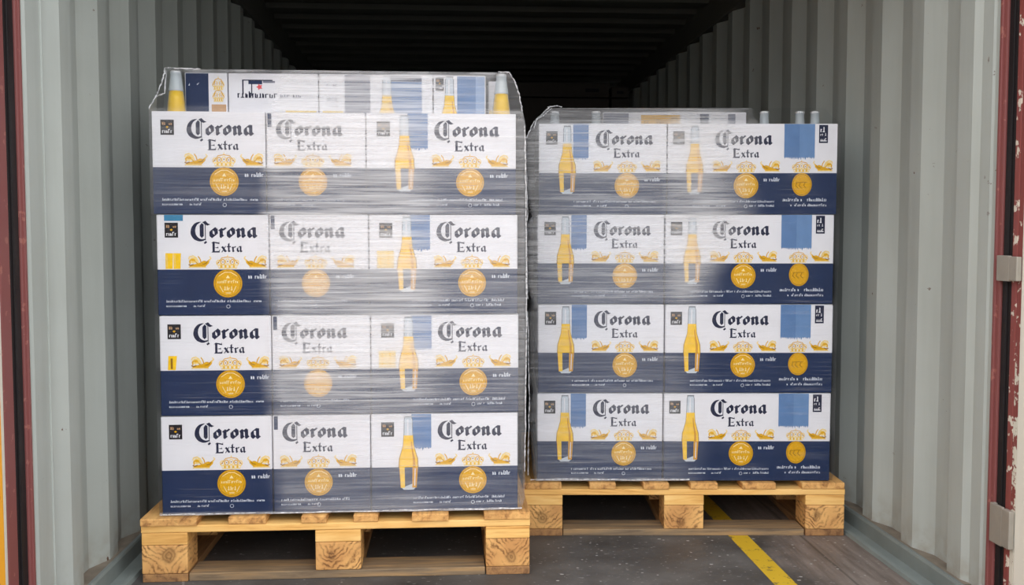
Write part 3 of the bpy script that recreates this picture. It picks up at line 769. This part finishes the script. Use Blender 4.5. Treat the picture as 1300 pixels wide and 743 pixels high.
# ------------------------------------------------------------------ pallets
def pallet(loc, rz, W, H, depth, boards, label, seed):
    root = empty('wooden_pallet', loc, rz); tag(root, label, 'pallet'); r = random.Random(seed)
    zs = [0, .024*H/.186, .107*H/.186, .143*H/.186, .164*H/.186, H]
    bw = .130
    xs = [(0, bw), (W/2 - .066, W/2 + .066), (W - bw, W)]
    ys = [(0, .115), (depth/2 - .06, depth/2 + .06), (depth - .115, depth)]
    def brd(nm, a, b, mat, ch=.003):
        cxx, cyy, czz = [(u+v)/2 for u, v in zip(a, b)]
        m = MB(); m.box((a[0]-cxx, a[1]-cyy, a[2]-czz), (b[0]-cxx, b[1]-cyy, b[2]-czz), mat, ch); return m.obj(nm, root, (cxx, cyy, czz))
    brd('bottom_board', (bw + .001, .004, zs[0]), (W - bw - .001, .112, zs[1] - .0005), PINE_OLD)
    for i, (x0, x1) in enumerate(xs): brd('bottom_board', (x0 + .002, .113 if i == 1 else .001, zs[0]), (x1 - .001, depth, zs[1] - .0005), PINE_OLDY)
    for y0, y1 in ys:
        for x0, x1 in xs: brd('block', (x0 + .001, y0 + r.uniform(0, .003), zs[1]), (x1 - .001, y1, zs[2]), ENDG, .004)
    for x0, x1 in xs: brd('stringer', (x0 + .001, .001, zs[2] + .0005), (x1 - .001, depth, zs[3]), PINE_Y if False else PINE_X)
    for i, (y0, y1) in enumerate(ys): brd('cross_board', (0, y0, zs[3] + .0005), (W, y1, zs[4]), PINE_X)
    for x0, x1 in boards: brd('deck_board', (x0, -.004 + r.uniform(-.003, .004), zs[4] + .0005), (x1, depth + .003, zs[5]), PINE_Y)
    return root
b1 = [(.0, .158), (.244, .350), (.450, .522), (.598, .668), (.765, .871), (.973, 1.107)]
pallet((-.868, 2.810, 0), 0, 1.107, ZP1 - .001, .84, b1, 'wooden pallet under the taller left stack of cartons, nearest the camera', 1)
b2_ = [(0, .125), (.217, .303), (.393, .477), (.548, .637), (.717, .827), (.913, 1.053)]
pl0 = (1.300 - 1.055*math.cos(AR), 3.105 - 1.055*math.sin(AR), 0)
pallet(pl0, AR, 1.055, ZP2 - .001, .84, b2_, 'wooden pallet under the shorter right stack of cartons, by the right wall', 2)

# ------------------------------------------------------------------ stretch film
def film_mat(name, kind):
    t = NT(name); c = t.coord(); sp = t.sep(c)
    # stretched noise: horizontal wrinkles for the bump, and their sheen painted as white streaks
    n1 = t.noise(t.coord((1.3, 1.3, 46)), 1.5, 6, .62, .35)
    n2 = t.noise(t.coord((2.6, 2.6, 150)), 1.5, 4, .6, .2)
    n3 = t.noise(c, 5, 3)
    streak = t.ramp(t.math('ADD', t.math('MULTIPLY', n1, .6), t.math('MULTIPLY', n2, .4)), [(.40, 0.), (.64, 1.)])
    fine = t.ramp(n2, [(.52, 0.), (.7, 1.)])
    wob = t.math('MULTIPLY', t.math('SUBTRACT', t.noise(c, 2.2, 3), .5), .16)
    x = t.math('ADD', sp['X'], wob); z = sp['Z']
    def step(v, a, b):
        mr = t.n('ShaderNodeMapRange'); mr.interpolation_type = 'SMOOTHSTEP'; t.setin(mr.inputs[0], v)
        mr.inputs[1].default_value = a; mr.inputs[2].default_value = b; return mr.outputs[0]
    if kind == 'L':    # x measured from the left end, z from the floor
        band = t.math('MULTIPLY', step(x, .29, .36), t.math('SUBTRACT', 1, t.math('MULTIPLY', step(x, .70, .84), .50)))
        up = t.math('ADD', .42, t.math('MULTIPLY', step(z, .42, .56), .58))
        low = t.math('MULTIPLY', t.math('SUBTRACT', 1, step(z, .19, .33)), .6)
        sky_haze = t.math('MULTIPLY', band, t.math('MAXIMUM', up, low))
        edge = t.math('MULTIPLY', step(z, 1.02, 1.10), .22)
        sky_haze = t.math('MAXIMUM', sky_haze, t.math('MULTIPLY', edge, t.math('SUBTRACT', 1, step(z, 1.33, 1.36))))
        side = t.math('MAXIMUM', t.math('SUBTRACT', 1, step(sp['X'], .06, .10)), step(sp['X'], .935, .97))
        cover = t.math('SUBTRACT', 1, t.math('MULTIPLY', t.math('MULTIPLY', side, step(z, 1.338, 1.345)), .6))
        hem_sheen = t.math('MAXIMUM', t.math('SUBTRACT', 1, step(z, .188, .200)), t.math('MULTIPLY', step(z, 1.452, 1.459), .8))  # silvery highlights painted as whiter film along hem and top rim
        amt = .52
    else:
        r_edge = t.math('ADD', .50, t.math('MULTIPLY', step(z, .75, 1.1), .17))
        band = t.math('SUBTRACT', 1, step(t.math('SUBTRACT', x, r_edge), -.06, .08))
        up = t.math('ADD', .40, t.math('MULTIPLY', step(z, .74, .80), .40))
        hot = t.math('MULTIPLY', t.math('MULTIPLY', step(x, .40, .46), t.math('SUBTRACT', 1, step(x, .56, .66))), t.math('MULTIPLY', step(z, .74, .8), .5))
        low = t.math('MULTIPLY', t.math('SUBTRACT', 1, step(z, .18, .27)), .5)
        sky_haze = t.math('MULTIPLY', band, t.math('ADD', t.math('MAXIMUM', up, low), hot))
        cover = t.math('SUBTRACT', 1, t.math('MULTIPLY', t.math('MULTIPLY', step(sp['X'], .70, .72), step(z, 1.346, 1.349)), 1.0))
        hem_sheen = t.math('MAXIMUM', t.math('MULTIPLY', t.math('SUBTRACT', 1, step(z, .180, .200)), band), t.math('MULTIPLY', step(z, 1.398, 1.405), .5))  # silvery highlights painted into the film at bottom hem and top
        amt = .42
    a = t.math('MULTIPLY', sky_haze, t.math('ADD', .30, t.math('MULTIPLY', streak, .85)))  # sky reflected in the wrinkles, painted as masked white diffuse haze
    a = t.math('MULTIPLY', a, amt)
    a = t.math('MAXIMUM', a, t.math('MULTIPLY', t.math('MULTIPLY', hem_sheen, t.ramp(n3, [(.4, .15), (.6, 1.)])), .5))
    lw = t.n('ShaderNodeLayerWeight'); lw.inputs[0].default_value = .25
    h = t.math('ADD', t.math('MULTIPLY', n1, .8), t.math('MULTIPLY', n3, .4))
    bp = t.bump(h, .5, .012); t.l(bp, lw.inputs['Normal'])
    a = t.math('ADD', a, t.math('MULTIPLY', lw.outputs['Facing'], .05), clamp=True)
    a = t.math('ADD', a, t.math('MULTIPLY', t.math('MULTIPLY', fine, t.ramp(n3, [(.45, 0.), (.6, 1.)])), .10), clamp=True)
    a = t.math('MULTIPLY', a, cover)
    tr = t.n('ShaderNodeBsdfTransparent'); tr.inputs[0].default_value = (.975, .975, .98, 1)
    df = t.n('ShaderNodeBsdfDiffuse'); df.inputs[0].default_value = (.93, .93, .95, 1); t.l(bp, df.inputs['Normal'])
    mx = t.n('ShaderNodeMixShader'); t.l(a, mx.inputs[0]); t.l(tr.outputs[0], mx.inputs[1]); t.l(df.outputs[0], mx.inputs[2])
    gl = t.n('ShaderNodeBsdfGlossy'); gl.inputs['Roughness'].default_value = .16; gl.inputs[0].default_value = (1, 1, 1, 1); t.l(bp, gl.inputs['Normal'])
    fr = t.n('ShaderNodeFresnel'); fr.inputs[0].default_value = 1.45; t.l(bp, fr.inputs['Normal'])
    m2 = t.n('ShaderNodeMixShader'); t.l(t.math('MULTIPLY', fr.outputs[0], t.math('MULTIPLY', cover, .22), clamp=True), m2.inputs[0]); t.l(mx.outputs[0], m2.inputs[1]); t.l(gl.outputs[0], m2.inputs[2])
    t.m.blend_method = 'BLEND' if hasattr(t.m, 'blend_method') else None
    return t.done(m2.outputs[0])
def film(name, loc, rz, levels, mat, label, seed, amp=.002):
    """levels: (z, x0, x1, y0, y1, corner radius); last one is closed over the top"""
    m = MB(); N = (70, 10, 8)                      # samples per long side, short side, corner
    def ringpts(x0, x1, y0, y1, r, z):
        pts = []
        corners = [((x1-r, y0+r), -90), ((x1-r, y1-r), 0), ((x0+r, y1-r), 90), ((x0+r, y0+r), 180)]
        cnt = [24, 70, 24, 70]
        for (cx_, cy_), a0 in corners:
            for k in range(N[2]): a = math.radians(a0 + 90*k/(N[2]-1)); pts.append((cx_ + r*math.cos(a), cy_ + r*math.sin(a), a))
        out = []
        for ci in range(4):
            seg = pts[ci*N[2]:(ci+1)*N[2]]; out += seg
            nx_ = pts[((ci+1) % 4)*N[2]]; la = seg[-1]
            for k in range(1, cnt[ci]):
                f = k/cnt[ci]; out.append((la[0] + f*(nx_[0]-la[0]), la[1] + f*(nx_[1]-la[1]), la[2]))
        return out
    rings = []
    zs = []
    for (a, b) in zip(levels, levels[1:]):
        n = max(2, int(abs(b[0]-a[0])/.012))
        if a is levels[-2]: n = max(n, 4)
        for k in range(n): f = k/n; zs.append([u + f*(v-u) for u, v in zip(a, b)])
    zs.append(list(levels[-1]))
    for L in zs:
        z, x0, x1, y0, y1, r = L; rp = ringpts(x0, x1, y0, y1, r, z); row = []
        for x, y, a in rp:
            d = amp*(noise.noise(Vector((x*3 + seed, y*3, z*16))) * 1.0 + .5*noise.noise(Vector((x*14 + seed, y*14, z*30)))) 
            d = max(d, -.0012)
            corner = 1.0
            row.append((x + math.cos(a)*d*corner, y + math.sin(a)*d*corner, z))
        rings.append(row)
    n = len(rings[0]); vs = [p for r_ in rings for p in r_]
    fs = [(i*n+k, i*n+(k+1) % n, (i+1)*n+(k+1) % n, (i+1)*n+k) for i in range(len(rings)-1) for k in range(n)]
    # close the top with concentric rings
    last = rings[-1]; cx_ = sum(p[0] for p in last)/n; cy_ = sum(p[1] for p in last)/n; base = (len(rings)-1)*n
    prev = base
    for s_ in (.7, .35):
        st = len(vs)
        for p_ in last: vs.append((cx_ + (p_[0]-cx_)*s_, cy_ + (p_[1]-cy_)*s_, last[0][2] + .001))
        fs += [(prev+k, prev+(k+1) % n, st+(k+1) % n, st+k) for k in range(n)]; prev = st
    st = len(vs); vs.append((cx_, cy_, last[0][2] + .001)); fs += [(prev+k, prev+(k+1) % n, st) for k in range(n)]
    m.mesh(vs, fs, mat, True); o = m.obj(name, None, loc); o.rotation_euler.z = rz
    tag(o, label, 'stretch film'); return o
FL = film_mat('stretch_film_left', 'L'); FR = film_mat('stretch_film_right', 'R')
# local x from the left end of the stack, local y from its front face
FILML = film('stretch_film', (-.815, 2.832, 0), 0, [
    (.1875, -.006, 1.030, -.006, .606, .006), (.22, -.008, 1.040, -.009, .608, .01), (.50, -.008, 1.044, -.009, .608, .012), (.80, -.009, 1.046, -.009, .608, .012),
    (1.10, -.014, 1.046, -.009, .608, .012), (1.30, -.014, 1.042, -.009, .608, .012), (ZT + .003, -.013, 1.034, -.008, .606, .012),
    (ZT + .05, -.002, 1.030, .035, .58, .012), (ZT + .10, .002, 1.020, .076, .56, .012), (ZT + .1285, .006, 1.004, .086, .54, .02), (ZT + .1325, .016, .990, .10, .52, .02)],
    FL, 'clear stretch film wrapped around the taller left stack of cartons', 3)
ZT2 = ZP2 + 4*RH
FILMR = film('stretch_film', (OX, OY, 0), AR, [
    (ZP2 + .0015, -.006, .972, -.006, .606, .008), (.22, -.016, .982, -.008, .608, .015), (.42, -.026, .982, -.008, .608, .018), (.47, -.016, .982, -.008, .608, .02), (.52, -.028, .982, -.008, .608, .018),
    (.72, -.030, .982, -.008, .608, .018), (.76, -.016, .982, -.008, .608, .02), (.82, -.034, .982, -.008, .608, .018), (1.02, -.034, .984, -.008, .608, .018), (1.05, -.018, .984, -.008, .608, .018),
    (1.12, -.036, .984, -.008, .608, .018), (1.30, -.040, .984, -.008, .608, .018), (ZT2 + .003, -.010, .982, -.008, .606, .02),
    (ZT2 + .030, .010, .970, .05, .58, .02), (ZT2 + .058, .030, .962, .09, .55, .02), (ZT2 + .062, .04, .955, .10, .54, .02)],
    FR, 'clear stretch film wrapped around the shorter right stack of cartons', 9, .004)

# gathered folds where the film is pulled over the top corners
def fold_mat():
    t = NT('gathered_film'); c = t.coord(); n = t.noise(c, 70, 3)
    tr = t.n('ShaderNodeBsdfTransparent'); mx = t.n('ShaderNodeMixShader'); t.l(t.ramp(n, [(.38, .15), (.62, .85)]), mx.inputs[0])
    t.l(tr.outputs[0], mx.inputs[1]); t.l(t.pbr(srgb(225, 226, 230), .25, 0, .8), mx.inputs[2]); return t.done(mx.outputs[0])
FOLD = fold_mat()
def fold(parent, paths):
    for path in paths:
        m = MB(); vs = []; fs = []; pts = []
        for (a, b) in zip(path, path[1:]):
            for k in range(8): f = k/8; pts.append(Vector(a[:3]).lerp(Vector(b[:3]), f))
        pts.append(Vector(path[-1][:3])); n = 6
        for i, p_ in enumerate(pts):
            d = (pts[min(i+1, len(pts)-1)] - pts[max(i-1, 0)]).normalized()
            u = d.cross(Vector((.3, 1, .2))).normalized(); v = d.cross(u)
            j = Vector((R.uniform(-1, 1), R.uniform(-1, 0), R.uniform(-1, 1))) * .0012; rr = .0013 + R.random()*.0014
            for k in range(n): a = 2*math.pi*k/n; q = p_ + j + (u*math.cos(a) + v*math.sin(a))*rr; vs.append(tuple(q))
        fs = [(i*n+k, i*n+(k+1) % n, (i+1)*n+(k+1) % n, (i+1)*n+k) for i in range(len(pts)-1) for k in range(n)]
        m.mesh(vs, fs, FOLD, True); m.obj('gathered_fold', parent)
T1 = ZT + .1285
fold(FILML, [[(-.010, -.006, ZT + .006), (.001, .036, ZT + .05), (.006, .080, ZT + .10), (.010, .088, T1 + .002)],
             [(.006, .092, T1 + .003), (.022, .088, T1 + .005), (.05, .088, T1 + .003), (.11, .090, T1 + .002)],
             [(.008, .11, T1), (.012, .085, T1 - .03), (.012, .075, T1 - .07), (.004, .03, ZT + .045)],
             [(1.032, -.006, ZT + .006), (1.028, .036, ZT + .05), (1.018, .078, ZT + .10), (1.000, .088, T1 + .002), (.968, .092, T1 + .004)],
             [(1.040, -.011, .30), (1.042, -.011, .55), (1.044, -.011, .85), (1.042, -.011, 1.10), (1.038, -.011, 1.30)],
             [(.0, -.009, .1915), (.2, -.010, .1925), (.5, -.010, .1915), (.8, -.010, .1925), (1.03, -.009, .1915)]])
fold(FILMR, [[(-.036, -.004, 1.30), (-.012, .004, ZT2 + .006), (.012, .05, ZT2 + .032), (.040, .088, ZT2 + .062)],
             [(.036, .092, ZT2 + .064), (.060, .088, ZT2 + .068), (.082, .092, ZT2 + .064)],
             [(-.012, -.010, ZT2 - .02), (-.004, -.004, ZT2 + .012), (.02, .035, ZT2 + .030), (.05, .086, ZT2 + .06)],
             [(-.022, -.010, .1845), (.1, -.011, .1865), (.3, -.010, .1845), (.5, -.010, .1855)],
             [(-.030, -.012, .20), (-.026, -.012, .46), (-.032, -.012, .74)],
             [(-.032, -.012, .78), (-.036, -.012, 1.02), (-.032, -.012, 1.06), (-.040, -.012, 1.28)]])

# ------------------------------------------------------------------ goods far inside the container
def far_box(x0, x1, y0, y1, z0, z1, label, nm='far_carton'):
    root = empty(nm, (x0, y0, z0)); tag(root, label, 'carton')
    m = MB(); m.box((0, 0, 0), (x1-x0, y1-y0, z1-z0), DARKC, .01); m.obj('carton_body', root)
    m = MB(); m.rect(x1-x0-.18 if x1-x0 > .5 else .04, (z1-z0)*.35, x1-x0-.08 if x1-x0 > .5 else .09, (z1-z0)*.6, -.001, BLACKI); m.obj('printed_mark', root)
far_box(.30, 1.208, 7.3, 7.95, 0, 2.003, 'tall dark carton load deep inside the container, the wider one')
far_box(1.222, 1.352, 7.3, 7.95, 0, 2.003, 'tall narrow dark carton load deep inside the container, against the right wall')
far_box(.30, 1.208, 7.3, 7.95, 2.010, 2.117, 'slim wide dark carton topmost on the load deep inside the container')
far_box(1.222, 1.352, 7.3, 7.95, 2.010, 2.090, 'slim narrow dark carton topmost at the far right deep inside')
